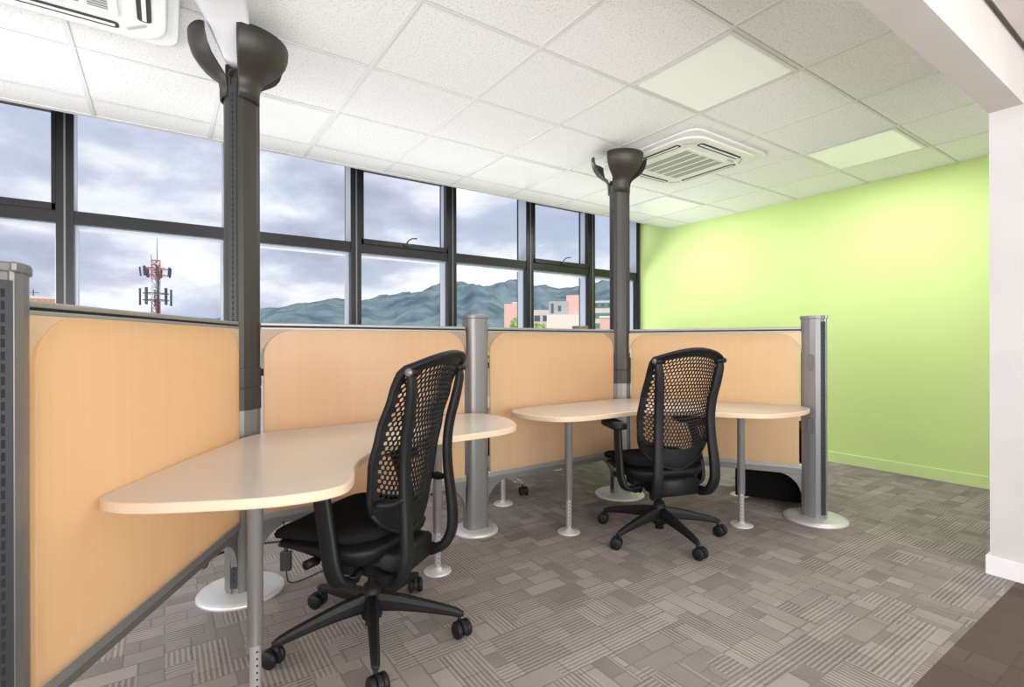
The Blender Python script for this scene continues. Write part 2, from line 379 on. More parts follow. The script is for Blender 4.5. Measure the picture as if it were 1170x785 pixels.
# windows
MX = [-2.64, -1.61, -.578, .45, 1.478, 2.485, 3.495, 4.470, 5.345]
T0, T1 = 1.985, 2.12; ZB, ZT = .89, 2.93; DP = .20; GY = YW + .165
for i in range(8):
    x0, x1 = MX[i], MX[i + 1]; w = struct(empty('window_%d' % (i + 1), ((x0 + x1) / 2, YW, ZB)))
    cx = (x0 + x1) / 2; hw = (x1 - x0) / 2
    def BX(mb, a0, a1, y0, y1, z0, z1, mi=0, ch=0): mb.box(a0 - cx, a1 - cx, y0 - YW, y1 - YW, z0 - ZB, z1 - ZB, mi, ch=ch)
    f = MB(); BX(f, x0, x0 + .048, YW, YW + DP, ZB, ZT); BX(f, x1 - .048, x1, YW, YW + DP, ZB, ZT); BX(f, x0, x1, YW, YW + DP, ZB, ZB + .06); BX(f, x0, x1, YW, YW + DP, ZT - .06, ZT)
    BX(f, x1 - .006, x1 + .006, YW - .008, YW, ZB, ZT, 1)
    f.build('window_frame', [M['frame'], M['bead']], w)
    f = MB(); BX(f, x0 + .048, x1 - .048, YW + .01, YW + DP, T0 + .03, T1 - .01); f.build('transom', M['frame'], w)
    f = MB(); BX(f, x0 + .048, x1 - .048, YW + .06, GY, T0 + .012, T0 + .03); BX(f, x0 + .048, x0 + .062, YW + .07, GY, ZB + .06, T0 + .03); BX(f, x1 - .062, x1 - .048, YW + .07, GY, ZB + .06, T0 + .03); BX(f, x0 + .048, x0 + .0505, YW + .015, GY, T1 - .01, ZT - .06); BX(f, x1 - .0505, x1 - .048, YW + .015, GY, T1 - .01, ZT - .06); f.build('bead_and_side_sheen', M['frame_sheen'], w)  # beads plus side strips, reflected sky painted in as pale colour
    if i in (1, 4, 6):
        f = MB()
        BX(f, x0 + .048, x0 + .072, YW - .004, YW + .06, T1 - .02, ZT - .06, ch=.003); BX(f, x1 - .072, x1 - .048, YW - .004, YW + .06, T1 - .02, ZT - .06, ch=.003)
        BX(f, x0 + .048, x1 - .048, YW - .004, YW + .06, T1 - .02, T1 + .03, ch=.003); BX(f, x0 + .048, x1 - .048, YW - .004, GY, ZT - .10, ZT - .06, ch=.003)
        sa = f.build('sash', M['frame'], w)
        if i > 1:
            h = MB(); zz = T1 + .01 - ZB
            h.box(-.035, .035, -.022, -.004, zz - .012, zz + .014, ch=.004)
            h.sweep([(-.015, -.02, zz), (-.005, -.035, zz + .035), (.035, -.045, zz + .062), (.085, -.045, zz + .068)], .016, .012, sub=4)
            h.build('handle', M['handle'], sa)
    f = MB(); BX(f, x0 + .04, x1 - .04, GY, GY + .006, T1 - .02, ZT - .05); BX(f, x0 + .04, x1 - .04, GY, GY + .006, ZB + .05, T0 + .035); f.build('pane', M['glass'], w)

# ------------------------------------------------------------------ ceiling light panels
def light_panel(ci, cj, label, lamp=9, name='ceiling_light'):
    x0 = G0X + GT * ci; y0 = G0Y + GT * cj; cx, cy = x0 + GT / 2, y0 + GT / 2
    r_ = tag(empty(name, (cx, cy, CZ)), label, 'ceiling light', 'recessed ceiling light panels'); s = GT / 2 - .013
    f = MB()
    for a0, a1, b0, b1 in ((-s, s, -s, -s + .022), (-s, s, s - .022, s), (-s, -s + .022, -s + .022, s - .022), (s - .022, s, -s + .022, s - .022)): f.box(a0, a1, b0, b1, -.008, 0)
    f.build('frame', M['grid'], r_)
    d = MB(); d.prism(rrect(2 * s - .044, 2 * s - .044, .012), -.006, -.001); d.build('diffuser', M['diffuser'], r_)
    if lamp:
        d = bpy.data.lights.new('panel_lamp', 'AREA'); d.shape = 'RECTANGLE'; d.size = d.size_y = 2 * s - .06; d.energy = lamp; d.color = (1, .985, .96)
        o = bpy.data.objects.new('panel_lamp', d); C.objects.link(o); o.parent = r_; o.location = (0, 0, -.012)
light_panel(2, -1, 'square glossy ceiling light panel nearest the beam, in front of the second air conditioner')
light_panel(5, -1, 'square plain white ceiling panel with an added lamp, nearest the green wall, framed by thin grey lines', 22)  # lamp added under a plain tile to brighten the green wall
light_panel(-1, 2, 'glossy ceiling light panel beside the bowl of the nearest tall post')
light_panel(2, 2, 'glossy ceiling light panel by the windows, left of the farther tall post')
light_panel(5, 2, 'glossy ceiling light panel by the windows next to the green wall', 16)

# ------------------------------------------------------------------ air conditioners
def aircon(cx, cy, label, name='ceiling_air_conditioner'):
    r_ = tag(empty(name, (cx, cy, CZ)), label, 'air conditioner', 'square ceiling air conditioner cassettes')
    f = MB(); f.prism(rrect(.95, .95, .10, 8), -.022, -.003, bev=.008, smooth=True)
    f.prism(rrect(.86, .86, .16, 8), -.040, -.020, bev=.010, smooth=True); f.build('cover_panel', M['ac'], r_)
    gr = MB(); gs = .255
    gr.box(-gs, gs, -gs, gs, -.046, -.039, 0, ch=.002)
    for k in range(5):
        a = -gs + .022 + k * (2 * gs - .03) / 5; bw = (2 * gs - .03) / 5 - .028
        for q in range(22):
            y = -gs + .03 + q * (2 * gs - .06) / 22; gr.box(a, a + bw, y, y + .013, -.0482, -.0455, 1)
            gr.box(a, a + bw, y + .013, y + .0205, -.0468, -.0455, 2)
    gr.build('intake_grille', [M['ac'], M['acg'], M['slot']], r_)
    for a in range(4):
        rot = Matrix.Rotation(a * PI / 2, 4, 'Z'); s = MB()
        s.prism(rrect(.50, .052, .02, 4, 0, -.345), -.0425, -.040, 1, mat=rot)
        s.box(-.235, .235, -.353, -.337, -.046, -.0405, 0, mat=rot)
        s.build('air_slot', [M['ac'], M['dark']], r_)
        c = MB(); c.prism(rrect(.10, .014, .006, 3, 0, -.445), -.0435, -.0405, mat=rot @ Matrix.Rotation(PI / 4, 4, 'Z')); c.build('corner_clip', M['acg'], r_)
    d = MB(); d.box(.20, .205 + .07, -.285, -.270, -.046, -.040); d.build('badge', M['acg'], r_)
aircon(3.43, 2.60, 'white square air conditioner in the ceiling behind the farther tall post')
aircon(-.415, 2.53, 'white square air conditioner at the left end of the ceiling, cut by the frame')

# ------------------------------------------------------------------ poles
P0 = Vector((-.318, 1.533)); P1 = Vector((.295, 2.683)); P2 = Vector((1.590, 2.731)); P3 = Vector((2.875, 2.748)); P4 = Vector((3.528, 1.632)); P5 = Vector((3.505, 3.885))
def pole_section(a0, rs=.079, rf=.066, hw=.019):
    pts = []
    for k in range(3):
        a = a0 + k * 2 * PI / 3; d = Vector((math.cos(a), math.sin(a))); n_ = Vector((-d.y, d.x))
        for q in ((rs - .004, -hw - .004), (rs, -hw), (rs - .001, -hw * .62), (rs - .010, -hw * .6), (rs - .010, hw * .6), (rs - .001, hw * .62), (rs, hw), (rs - .004, hw + .004)):
            pts.append(tuple(d * q[0] + n_ * q[1]))
        fa = a + PI / 3; fd = Vector((math.cos(fa), math.sin(fa))); fn = Vector((-fd.y, fd.x))
        for q in (-.034, 0, .034): pts.append(tuple(fd * (rf + .003 * (1 - (q / .034) ** 2)) + fn * q))
    return pts
def scaled(pts, s): return [(p[0] * s, p[1] * s) for p in pts]
def base_disc(r_, a, rd, part='base'):
    d = MB(); m4 = Matrix.Diagonal((1, 1, 1, 1))
    d.lathe([(0, 0), (rd, 0), (rd, .010), (rd - .006, .017), (rd - .03, .022), (.085, .026), (0, .026)], 48, 0, m4); return d.build(part, M['disc'], r_)
def slots(r_, a, z0, z1, dashes=True):
    d = Vector((math.cos(a), math.sin(a)))
    m4 = Matrix.Rotation(a, 4, 'Z'); s = MB()
    s.box(.066, .0800, -.0165, .0165, z0, z1, 0, mat=m4)
    z = z0 + .03
    while z < z1 - .03:
        s.box(.0797, .0806, -.0032, .0032, z, z + .018, 1, mat=m4); z += .0262
    return s.build('slotted_strip', [M['slot'], M['hole']], r_)
def cap(r_, sec, z, mt, lip=1.08):
    c = MB(); c.prism(scaled(sec, lip), z - .022, z, bev=.004); return c.build('cap', mt, r_)
def low_pole(P, a0, label, mt, rd=.188, strips=(), ov=None, ztop=1.335, sec=None, name='screen_post'):
    r_ = tag(empty(name, (P.x, P.y, 0)), label, 'post', 'low screen posts on round bases')
    base_disc(r_, 0, rd); sec = sec or pole_section(a0)
    s = MB(); s.prism(sec, .024, ztop - .02); s.build('shaft', mt, r_)
    for a in strips: slots(r_, a, .05, ztop - .04)
    cap(r_, sec, ztop, mt)
    if ov is not None:
        for z in (1.03, .62):
            m4 = Matrix.Rotation(ov, 4, 'Z') @ Matrix.Translation((.0685, 0, z)) @ Matrix.Rotation(PI / 2, 4, 'Y')
            o = MB(); o.prism(rrect(.11, .045, .021, 6), 0, .0022, mat=m4, bev=.0008); o.build('oval_cover', M['pole'], r_)
    return r_
sec2 = []
for k in range(40):
    a = 2 * PI * k / 40; c, s_ = math.cos(a), math.sin(a); sec2.append((math.copysign(abs(c) ** .45, c) * .072 * math.cos(R(1.3)), math.copysign(abs(s_) ** .6, s_) * .062))
low_pole(P0, R(61), 'nearest low grey post with a slotted strip, cut by the left edge', M['pole'], strips=(R(61), R(181), R(301)))
low_pole(P2, 0, 'low grey post between the two desks, behind the nearer office chair', M['pole'], rd=.14, sec=sec2)
low_pole(P4, R(120), 'low silver post with oval cover plates at the right end of the screens', M['pole_silver'], strips=(R(240), R(120), R(0)), ov=R(185))
low_pole(P5, R(-119), 'low grey post by the windows, only its top showing over the screen', M['pole'], rd=.14)

def tall_pole(P, a0, label, zb, petals, rod=True, fin=None, name='ceiling_post', lean=1.0, strips=()):
    r_ = tag(empty(name, (P.x, P.y, 0)), label, 'post', 'tall posts with bowl tops')
    base_disc(r_, 0, .185); sec = pole_section(a0)
    s = MB(); s.prism(sec, .024, .87); s.build('lower_shaft', M['pole'], r_)
    s = MB(); s.prism(scaled(sec, .985), .86, zb + .06); s.build('shaft', M['pole_backlit'], r_)
    s = MB(); s.prism(scaled(sec, 1.05), .855, .955, bev=.003); s.prism(scaled(sec, 1.06), .96, 1.05, bev=.003); s.build('joint_cover', M['pole_backlit'], r_)
    for a in strips: slots(r_, a, .05, zb + .02)
    # bowl: three flared petals over the three wide faces
    prof = [(.083, -.03), (.084, .02), (.089, .050), (.104, .075), (.138, .100), (.172, .130), (.195, .165), (.207, .205), (.210, .245)]
    for k in petals:
        mid = a0 + PI / 3 + k * 2 * PI / 3; mb = MB(); N = 18; M_ = len(prof)
        outer = []; inner = []
        for j, (rr, z) in enumerate(prof):
            f = j / (M_ - 1); half = R(43) - R(2) * f
            for i in range(N + 1):
                s_ = -1 + 2 * i / N; a = mid + half * s_
                zz = z - (.055 * (abs(s_) ** 5) * max(0, f - .4) / .6 if lean == 0 else .0)
                if lean: zz = z - .012 * abs(s_) ** 6 * f
                outer.append(Vector((rr * math.cos(a), rr * math.sin(a), zb + zz))); ri = rr - .007
                inner.append(Vector((ri * math.cos(a), ri * math.sin(a), zb + zz + .001)))
        n1_ = N + 1; vs = outer + inner; o = len(outer); fs = []
        for j in range(M_ - 1):
            for i in range(N):
                a_, b2, c2, d2 = j * n1_ + i, j * n1_ + i + 1, (j + 1) * n1_ + i + 1, (j + 1) * n1_ + i
                fs.append((a_, b2, c2, d2)); fs.append((o + a_, o + d2, o + c2, o + b2))
        for i in range(N):
            fs.append(((M_ - 1) * n1_ + i, (M_ - 1) * n1_ + i + 1, o + (M_ - 1) * n1_ + i + 1, o + (M_ - 1) * n1_ + i)); fs.append((i, i + 1, o + i + 1, o + i))
        for j in range(M_ - 1):
            for i in (0, N): fs.append((j * n1_ + i, (j + 1) * n1_ + i, o + (j + 1) * n1_ + i, o + j * n1_ + i))
        mb.add(vs, fs, 0, True); mb.build('bowl_petal', M['pole_backlit'], r_)
    if rod:
        q = MB(); q.cyl((0, 0, zb), (0, 0, CZ), .016); q.lathe([(.03, CZ - .02), (.018, CZ - .035)], 16); q.build('ceiling_rod', M['pole_backlit'], r_)
    q = MB(); q.lathe([(0, zb - .01), (.045, zb), (.050, zb + .10), (.045, zb + .115), (0, zb + .115)], 24); q.build('hub', M['pole_backlit'], r_)
    return r_
t1 = tall_pole(P1, R(1), 'nearest tall dark post, rising between the left screens to a flared bowl', 2.315, (0, 1, 2), rod=True, strips=(R(241), R(1)))
t3 = tall_pole(P3, R(61), 'farther tall dark post with a cup top, behind the second desk', 2.33, (0, 1, 2), strips=(R(181),))
# white canopy blade held in the slit of the near bowl
a = R(249); d = Vector((math.cos(a), math.sin(a), 0)); s_ = Vector((-d.y, d.x, 0)); base = Vector((P1.x, P1.y, 0))
cb = MB(); path = [(.060, 2.425, .040), (.075, 2.455, .052), (.10, 2.49, .066), (.14, 2.53, .080), (.21, 2.562, .094), (.32, 2.583, .106), (.48, 2.596, .114), (.70, 2.603, .118), (.95, 2.606, .118), (1.15, 2.606, .10)]
vs = []; NN = 12
for side in (0, 1):
    for rr, z, hw in path:
        for i in range(NN + 1):
            q = -1 + 2 * i / NN; vs.append(base + d * (rr + .018 * q * q) + s_ * hw * q + Vector((0, 0, z + .014 * q * q + (-.006 if side == 0 else 0))))
fs = []; n1_ = NN + 1; o = len(path) * n1_
for j in range(len(path) - 1):
    for i in range(NN):
        a_, b2, c2, d2 = j * n1_ + i, j * n1_ + i + 1, (j + 1) * n1_ + i + 1, (j + 1) * n1_ + i
        fs += [(a_, b2, c2, d2), (o + a_, o + d2, o + c2, o + b2)]
    for i in (0, NN): fs.append((j * n1_ + i, (j + 1) * n1_ + i, o + (j + 1) * n1_ + i, o + j * n1_ + i))
for i in range(NN):
    fs.append((i, i + 1, o + i + 1, o + i)); k = (len(path) - 1) * n1_; fs.append((k + i, k + i + 1, o + k + i + 1, o + k + i))
vs = [v - base for v in vs]; cb.add(vs, fs, 0, True)
co = cb.build('canopy_blade', M['canopy'], None, (P1.x, P1.y, 0))
tag(co, 'white curved canopy blade rising out of the bowl of the nearest tall post', 'canopy')

# ------------------------------------------------------------------ screens
def arc_bracket(mb, x, z, sx, sz, wx, wz, rr, y0=-.011, y1=.011, mi=0):
    # corner plate: L filled by everything outside an elliptical quarter curve
    pts = [(x, z)]
    N = 10; cxx, czz = x + sx * wx, z + sz * wz
    for k in range(N + 1):
        a = PI / 2 * k / N; pts.append((cxx - sx * wx * math.sin(a) * 1.0 if False else cxx - sx * (wx) * math.sin(a), czz - sz * (wz) * math.cos(a)))
    # pts: corner, then (cxx, z) ... (x, czz)
    n = len(pts); vs = [(p[0], y0, p[1]) for p in pts] + [(p[0], y1, p[1]) for p in pts]
    fs = []
    for i in range(1, n - 1): fs.append((0, i, i + 1)); fs.append((n, n + i + 1, n + i))
    for i in range(n): j = (i + 1) % n; fs.append((i, j, n + j, n + i))
    mb.add(vs, fs, mi)
def screen(A, B, label, side=1, name='partition_screen', br='bracket'):
    d = B - A; Lg = d.length; ang = math.atan2(d.y, d.x)
    r_ = tag(empty(name, (A.x, A.y, 0), ang), label, 'screen', 'tan translucent screens between the posts')
    e0 = .082; x0, x1 = e0, Lg - e0
    t = MB(); t.box(x0, x1, -.024, .024, 1.228, 1.240, ch=.003); t.box(x0, x1, -.018, .018, 1.240, 1.247, 1); t.box(x0, x1, -.024, .024, 1.247, 1.262, ch=.004)
    t.build('top_rail', [M['rail'], M['hole']], r_)
    t = MB(); t.box(x0 - .004, x1 + .004, -.030, .030, .318, .362, ch=.010); t.box(x0 - .004, x1 + .004, -.020, .020, .288, .320, 1, ch=.003); t.build('bottom_rail', [M['rail'], M['pole']], r_)
    for sx, x in ((1, x0 - .003), (-1, x1 + .003)):
        t = MB(); arc_bracket(t, x, 1.230, sx, -1, .175, .145, .12, -.013 + side * .010, .013 + side * .010); t.build('upper_bracket', M[br], r_)
        t = MB(); arc_bracket(t, x, .290, sx, -1, .15, .155, .12, -.014, .014); t.build('lower_bracket', M['pole'], r_)
    pa, pb_ = x0 + .012, x1 - .012; pts = [(pa, .350), (pb_, .350)]
    for k in range(11): a_ = PI / 2 * k / 10; pts.append((pb_ - .14 * (1 - math.cos(a_)), 1.229 - .122 * (1 - math.sin(a_))))
    for k in range(11): a_ = PI / 2 * k / 10; pts.append((pa + .14 * (1 - math.sin(a_)), 1.229 - .122 * (1 - math.cos(a_))))
    p = MB(); p.prism(pts, -.008, .008, mat=Matrix.Translation((0, side * .022, 0)) @ Matrix.Rotation(PI / 2, 4, 'X'), bev=.002)
    p.build('panel', M['panel'], r_)
screen(P1, P0, 'large tan screen at the left, from the nearest tall post to the frame edge', 1, br='bracket_tan')
screen(P1, P2, 'tan screen behind the nearer desk, between tall post and low grey post', -1)
screen(P2, P3, 'tan screen left of the farther tall post, behind the second desk', -1)
screen(P3, P4, 'tan screen right of the farther tall post, ending at the silver post', -1, br='bracket_tan')
screen(P3, P5, 'tan screen running from the farther tall post to the windows, hidden behind others', -1)

# ------------------------------------------------------------------ desks
DZ = .745
D1 = [(-.108, 1.857), (-.148, 1.765), (-.110, 1.685), (-.03, 1.625), (.087, 1.565), (.20, 1.515), (.29, 1.492), (.38, 1.492), (.445, 1.522), (.495, 1.61), (.56, 1.79), (.73, 1.975), (1.02, 2.02), (1.20, 2.03), (1.36, 2.05), (1.475, 2.12), (1.555, 2.28), (1.585, 2.47), (1.545, 2.60), (1.44, 2.655), (1.20, 2.660), (.80, 2.650), (.45, 2.640), (.365, 2.605), (.285, 2.535), (.22, 2.43), (.05, 2.145)]
D2 = [(2.795, 1.69), (2.88, 1.60), (3.02, 1.555), (3.20, 1.548), (3.36, 1.585), (3.425, 1.655), (3.405, 1.76), (3.22, 2.07), (3.04, 2.375), (2.955, 2.52), (2.90, 2.60), (2.83, 2.665), (2.74, 2.685), (2.5, 2.682), (2.2, 2.675), (1.90, 2.665), (1.77, 2.60), (1.73, 2.48), (1.75, 2.33), (1.83, 2.20), (1.98, 2.145), (2.20, 2.14), (2.38, 2.135), (2.52, 2.08), (2.64, 1.95), (2.72, 1.80)]
def area2(p): return sum(p[i - 1][0] * p[i][1] - p[i][0] * p[i - 1][1] for i in range(len(p)))
def desk(O, outline, legs, label, name='office_desk', mid=None):
    if area2(outline) < 0: outline = outline[::-1]
    r_ = tag(empty(name, (O.x, O.y, 0)), label, 'desk', 'boomerang shaped desks around the tall posts')
    pts = smooth_closed([(p[0] - O.x, p[1] - O.y) for p in outline], 6)
    t = MB(); t.prism(pts, DZ - .030, DZ, bev=.006, segs=3)
    to = t.build('tabletop', [M['desk'], M['edge']], r_)
    for p in to.data.polygons:
        if abs(p.normal.z) < .75: p.material_index = 1
    for lx, ly in legs:
        q = MB(); x, y = lx - O.x, ly - O.y
        q.lathe([(0, 0), (.0235, 0), (.0235, .50), (.038, .505), (.038, .512), (0, .512)], 24, 0, Matrix.Translation((x, y, .203))); 
        q.lathe([(.0175, .012), (.0175, .21)], 20, 0, Matrix.Translation((x, y, 0)))
        va = math.atan2(-ly, -lx)
        for z in [.05 + .022 * k for k in range(7)]:
            for aa in (va + .25,):
                q.cyl((x + .0165 * math.cos(aa), y + .0165 * math.sin(aa), z), (x + .0180 * math.cos(aa), y + .0180 * math.sin(aa), z), .0034, n=8, mi=1)
        lo = q.build('leg', [M['tube'], M['hole']], r_)
        q = MB(); q.lathe([(0, 0), (.070, 0), (.070, .006), (.064, .011), (.024, .014), (.022, .024), (0, .024)], 32, 0, Matrix.Translation((x, y, 0))); q.build('foot', M['disc'], lo)
    return r_
def rot_about(p, O, a): c, s_ = math.cos(a), math.sin(a); x, y = p[0] - O.x, p[1] - O.y; return (O.x + c * x - s_ * y, O.y + s_ * x + c * y)
desk(P1, D1, [(.238, 1.806), (1.144, 2.349)], 'nearer pale laminate desk with a rounded tip beside the left screen')
desk(P3, D2, [(2.046, 2.379), (3.025, 1.845)], 'farther pale laminate desk in front of the second office chair')
for a, lab in ((R(-120), 'pale desk behind the middle screen, only its slim leg showing below'), (R(120), 'pale desk beyond the right screen, only its leg foot showing')):
    desk(P3, [rot_about(p, P3, a) for p in D2], [rot_about(p, P3, a) for p in ((2.046, 2.379), (3.025, 1.845))], lab)

# ------------------------------------------------------------------ office chair
def interp(tab, z):
    if z <= tab[0][0]: return tab[0][1]
    for (a, u), (b_, v) in zip(tab, tab[1:]):
        if z <= b_: t = (z - a) / (b_ - a); t = t * t * (3 - 2 * t) * .5 + t * .5; return u + (v - u) * t
    return tab[-1][1]
PY = [(.42, -.175), (.50, -.195), (.60, -.205), (.72, -.218), (.85, -.248), (.98, -.292), (1.12, -.350)]
PW = [(.42, .135), (.50, .195), (.62, .232), (.76, .243), (.90, .234), (1.02, .225), (1.12, .215)]
def shell(s, t):
    c = 1 - s * s
    zt = 1.075 + .050 * c; zb = .560 - .120 * c ** .6
    z = zb + t * (zt - zb); w = interp(PW, z); y = interp(PY, z)
    if t > .96: y -= .012 * (t - .96) / .04
    return Vector((s * w, y + .060 * abs(s) ** 2.2, z))
def make_chair(label, base_mat='plastic', name='office_chair'):
    r_ = tag(empty(name), label, 'chair', 'black mesh-back office chairs')
    pl, fb = M['plastic'], M['fabric']
    # seat cushion: rounded slab with waterfall front
    N, K = 22, 22; top = []; bot = []
    out = rrect(.50, .47, .11, 7)
    mb = MB(); rings = []
    for f, dz in ((.0, .0), (.45, 0), (.75, -.001), (.90, -.006), (.97, -.014), (1.0, -.028), (.985, -.042), (.93, -.050), (0, -.052)):
        ring = []
        for p in out:
            x, y = p[0] * f, p[1] * f
            z = .487 + dz + .012 * (x / .25) ** 2 - .040 * max(0, (y - .06) / .18) ** 2 + .016 * max(0, (-y - .1) / .14)
            ring.append((x, y + .078, z))
        rings.append(ring)
    n = len(out); vs = [v for r2 in rings for v in r2]; fs = []
    for k in range(len(rings) - 1):
        for i in range(n): j = (i + 1) % n; fs.append((k * n + i, k * n + j, (k + 1) * n + j, (k + 1) * n + i))
    mb.add(vs, fs, 0, True); mb.build('seat', fb, r_)
    # shell under the cushion and tilt mechanism
    mb = MB(); rings = []
    for f, z in ((.0, .418), (.94, .432), (.97, .418), (.94, .395), (.82, .360), (.60, .340), (0, .335)):
        rings.append([(p[0] * f, p[1] * f + .072, z + (max(0, .415 - z)) * min(1, max(0, (p[1] * f + .04) / .20)) - .030 * max(0, (p[1] * f - .06) / .18) ** 2) for p in out])
    vs = [v for r2 in rings for v in r2]; fs = []
    for k in range(len(rings) - 1):
        for i in range(n): j = (i + 1) % n; fs.append((k * n + i, k * n + j, (k + 1) * n + j, (k + 1) * n + i))
    mb.add(vs, fs, 0, True); mb.build('seat_shell', pl, r_)
    mb = MB(); mb.prism([(-.13, -.20), (.13, -.20), (.13, -.05), (.085, .07), (.05, .11), (-.05, .11), (-.085, .07), (-.13, -.05)], .288, .395, bev=.02, segs=3, smooth=True)
    mb.box(-.20, .20, -.05, .05, .325, .365, ch=.01)
    mb.cyl((-.13, .085, .345), (.13, .085, .345), .033); mb.build('tilt_mechanism', pl, r_)
    for sx in (-1, 1):
        mb = MB(); mb.cyl((sx * .10, .10, .350), (sx * .225, .11, .362), .008, n=10); mb.cyl((sx * .19, .108, .358), (sx * .245, .11, .362), .017, n=14); mb.build('lever', pl, r_)
    # backrest: curved sheet pierced by hexagonal holes
    hb = MB(); a = .0200; Rr = a / math.sqrt(3); rows = 38; cols = 13
    WU, HV = .232, .600
    cache = {}
    def vid(u, v):
        k = (round(u, 5), round(v, 5))
        if k not in cache:
            s = max(-1, min(1, u / WU)); t = max(0, min(1, v / HV)); cache[k] = len(hb.v); hb.v.append(tuple(shell(s, t)))
        return cache[k]
    for rw in range(-1, rows):
        for cc in range(-cols, cols + 1):
            u0 = (cc + (.5 if rw % 2 else 0)) * a; v0 = rw * a * math.sqrt(3) / 2 + .004
            if abs(u0) > WU + a * .6 or v0 > HV + Rr: continue
            ho = [(u0 + Rr * math.cos(PI / 2 + k * PI / 3), v0 + Rr * math.sin(PI / 2 + k * PI / 3)) for k in range(6)]
            if all(abs(q[0]) >= WU or q[1] >= HV or q[1] <= 0 for q in ho): continue
            oi = [vid(*q) for q in ho]
            hole = abs(u0) < WU - .024 and .092 + .02 * abs(u0) / WU < v0 < HV - .040
            if hole:
                f = .76
                ii = [vid(u0 + (q[0] - u0) * f, v0 + (q[1] - v0) * f) for q in ho]
                for k in range(6): j = (k + 1) % 6; hb.f.append((oi[k], oi[j], ii[j], ii[k])); hb.mi.append(0); hb.sm.append(True)
            else:
                ci = vid(u0, v0)
                for k in range(6):
                    j = (k + 1) % 6
                    if len({oi[k], oi[j], ci}) == 3: hb.f.append((oi[k], oi[j], ci)); hb.mi.append(0); hb.sm.append(True)
    bo = hb.build('backrest', pl, r_)
    sm = bo.modifiers.new('thick', 'SOLIDIFY'); sm.thickness = .006; sm.offset = 0
    rim = MB(); pts = []
    for k in range(14): pts.append(shell(-1 + 2 * k / 14, 0))
    for k in range(24): pts.append(shell(1, k / 24))
    for k in range(16): pts.append(shell(1 - 2 * k / 16, 1))
    for k in range(24): pts.append(shell(-1, 1 - k / 24))
    pts = pts + [pts[0]]
    szs = [1.0 + .5 * max(0, (p.z - 1.0) / .1) for p in pts]
    rim.sweep(pts, .014, .022, up=(0, 1, 0), n=10, sizes=szs); rim.build('rim', pl, bo)
    # uprights behind the shell, hooked forward under the seat
    for sx in (-1, 1):
        u_ = MB()
        path = [(.200, -.292, 1.062), (.196, -.296, 1.02), (.184, -.284, .94), (.172, -.262, .84), (.168, -.252, .74), (.172, -.254, .64), (.178, -.262, .55), (.184, -.268, .46), (.184, -.262, .38), (.170, -.225, .318), (.150, -.15, .308), (.09, -.06, .33)]
        u_.sweep([(sx * x, y, z) for x, y, z in path], .050, .028, up=(0, 1, 0), round_=False, sub=5, sizes=[.7, .9, 1, 1, 1, 1, 1.05, 1.1, 1.15, 1.1, 1, .9])
        up = u_.build('back_upright', pl, r_)
        k_ = MB(); k_.cyl((sx * .165, -.300, 1.062), (sx * .224, -.300, 1.062), .015, n=16); k_.cyl((sx * .224, -.300, 1.062), (sx * .232, -.300, 1.062), .0155, .012, n=16, mi=1); k_.build('knob', [pl, M['pole']], up)
        # link from upright to the shell at the lumbar
        u_ = MB(); u_.sweep([(sx * .176, -.258, .62), (sx * .19, -.215, .60), (sx * .215, -.165, .60)], .05, .02, round_=False, sub=3); u_.build('lumbar_link', pl, r_)
        # armrest
        ar = MB(); prof = smooth_closed([(-.040, -.11), (.040, -.11), (.045, .0), (.038, .10), (0, .135), (-.038, .10), (-.045, 0)], 4)
        ar.prism(prof, .655, .697, mat=Matrix.Translation((sx * .268, .075, 0)) @ Matrix.Rotation(sx * R(6), 4, 'Z'), bev=.012, segs=3, smooth=True); ao = ar.build('armrest', pl, r_)
        ps = MB(); ps.sweep([(sx * .262, .035, .660), (sx * .268, .015, .58), (sx * .273, -.010, .46), (sx * .274, -.03, .37), (sx * .245, -.045, .315), (sx * .15, -.045, .31)], .062, .026, up=(1, 0, 0), round_=False, sub=5)
        ps.build('armrest_post', pl, ao)
    # gas column and five star base
    g_ = MB(); g_.cyl((0, 0, .19), (0, 0, .30), .016); g_.cyl((0, 0, .045), (0, 0, .21), .026, .022); g_.build('gas_column', pl, r_)
    hbm = MB(); hbm.lathe([(0, .075), (.040, .075), (.044, .10), (.038, .17), (.030, .205), (0, .205)], 24); ho = hbm.build('base_hub', M[base_mat], r_)
    am = MB()
    sec = [(.030, .138, .050, .072), (.12, .131, .044, .060), (.22, .115, .038, .046), (.31, .098, .033, .036), (.345, .089, .030, .030), (.367, .084, .018, .018)]
    vs = []; pf = [(1, -.6), (1, .3), (.6, 1), (-.6, 1), (-1, .3), (-1, -.6), (-.7, -1), (.7, -1)]
    for x, z, w, h in sec:
        for a_, b_ in pf: vs.append((x, a_ * w / 2, z + b_ * h / 2))
    fs = []
    for k in range(len(sec) - 1):
        for i in range(8): j = (i + 1) % 8; fs.append((k * 8 + i, k * 8 + j, (k + 1) * 8 + j, (k + 1) * 8 + i))
    fs += [tuple(range(8)), tuple(range((len(sec) - 1) * 8, len(sec) * 8))]
    am.add(vs, fs, 0, False)
    arm0 = None
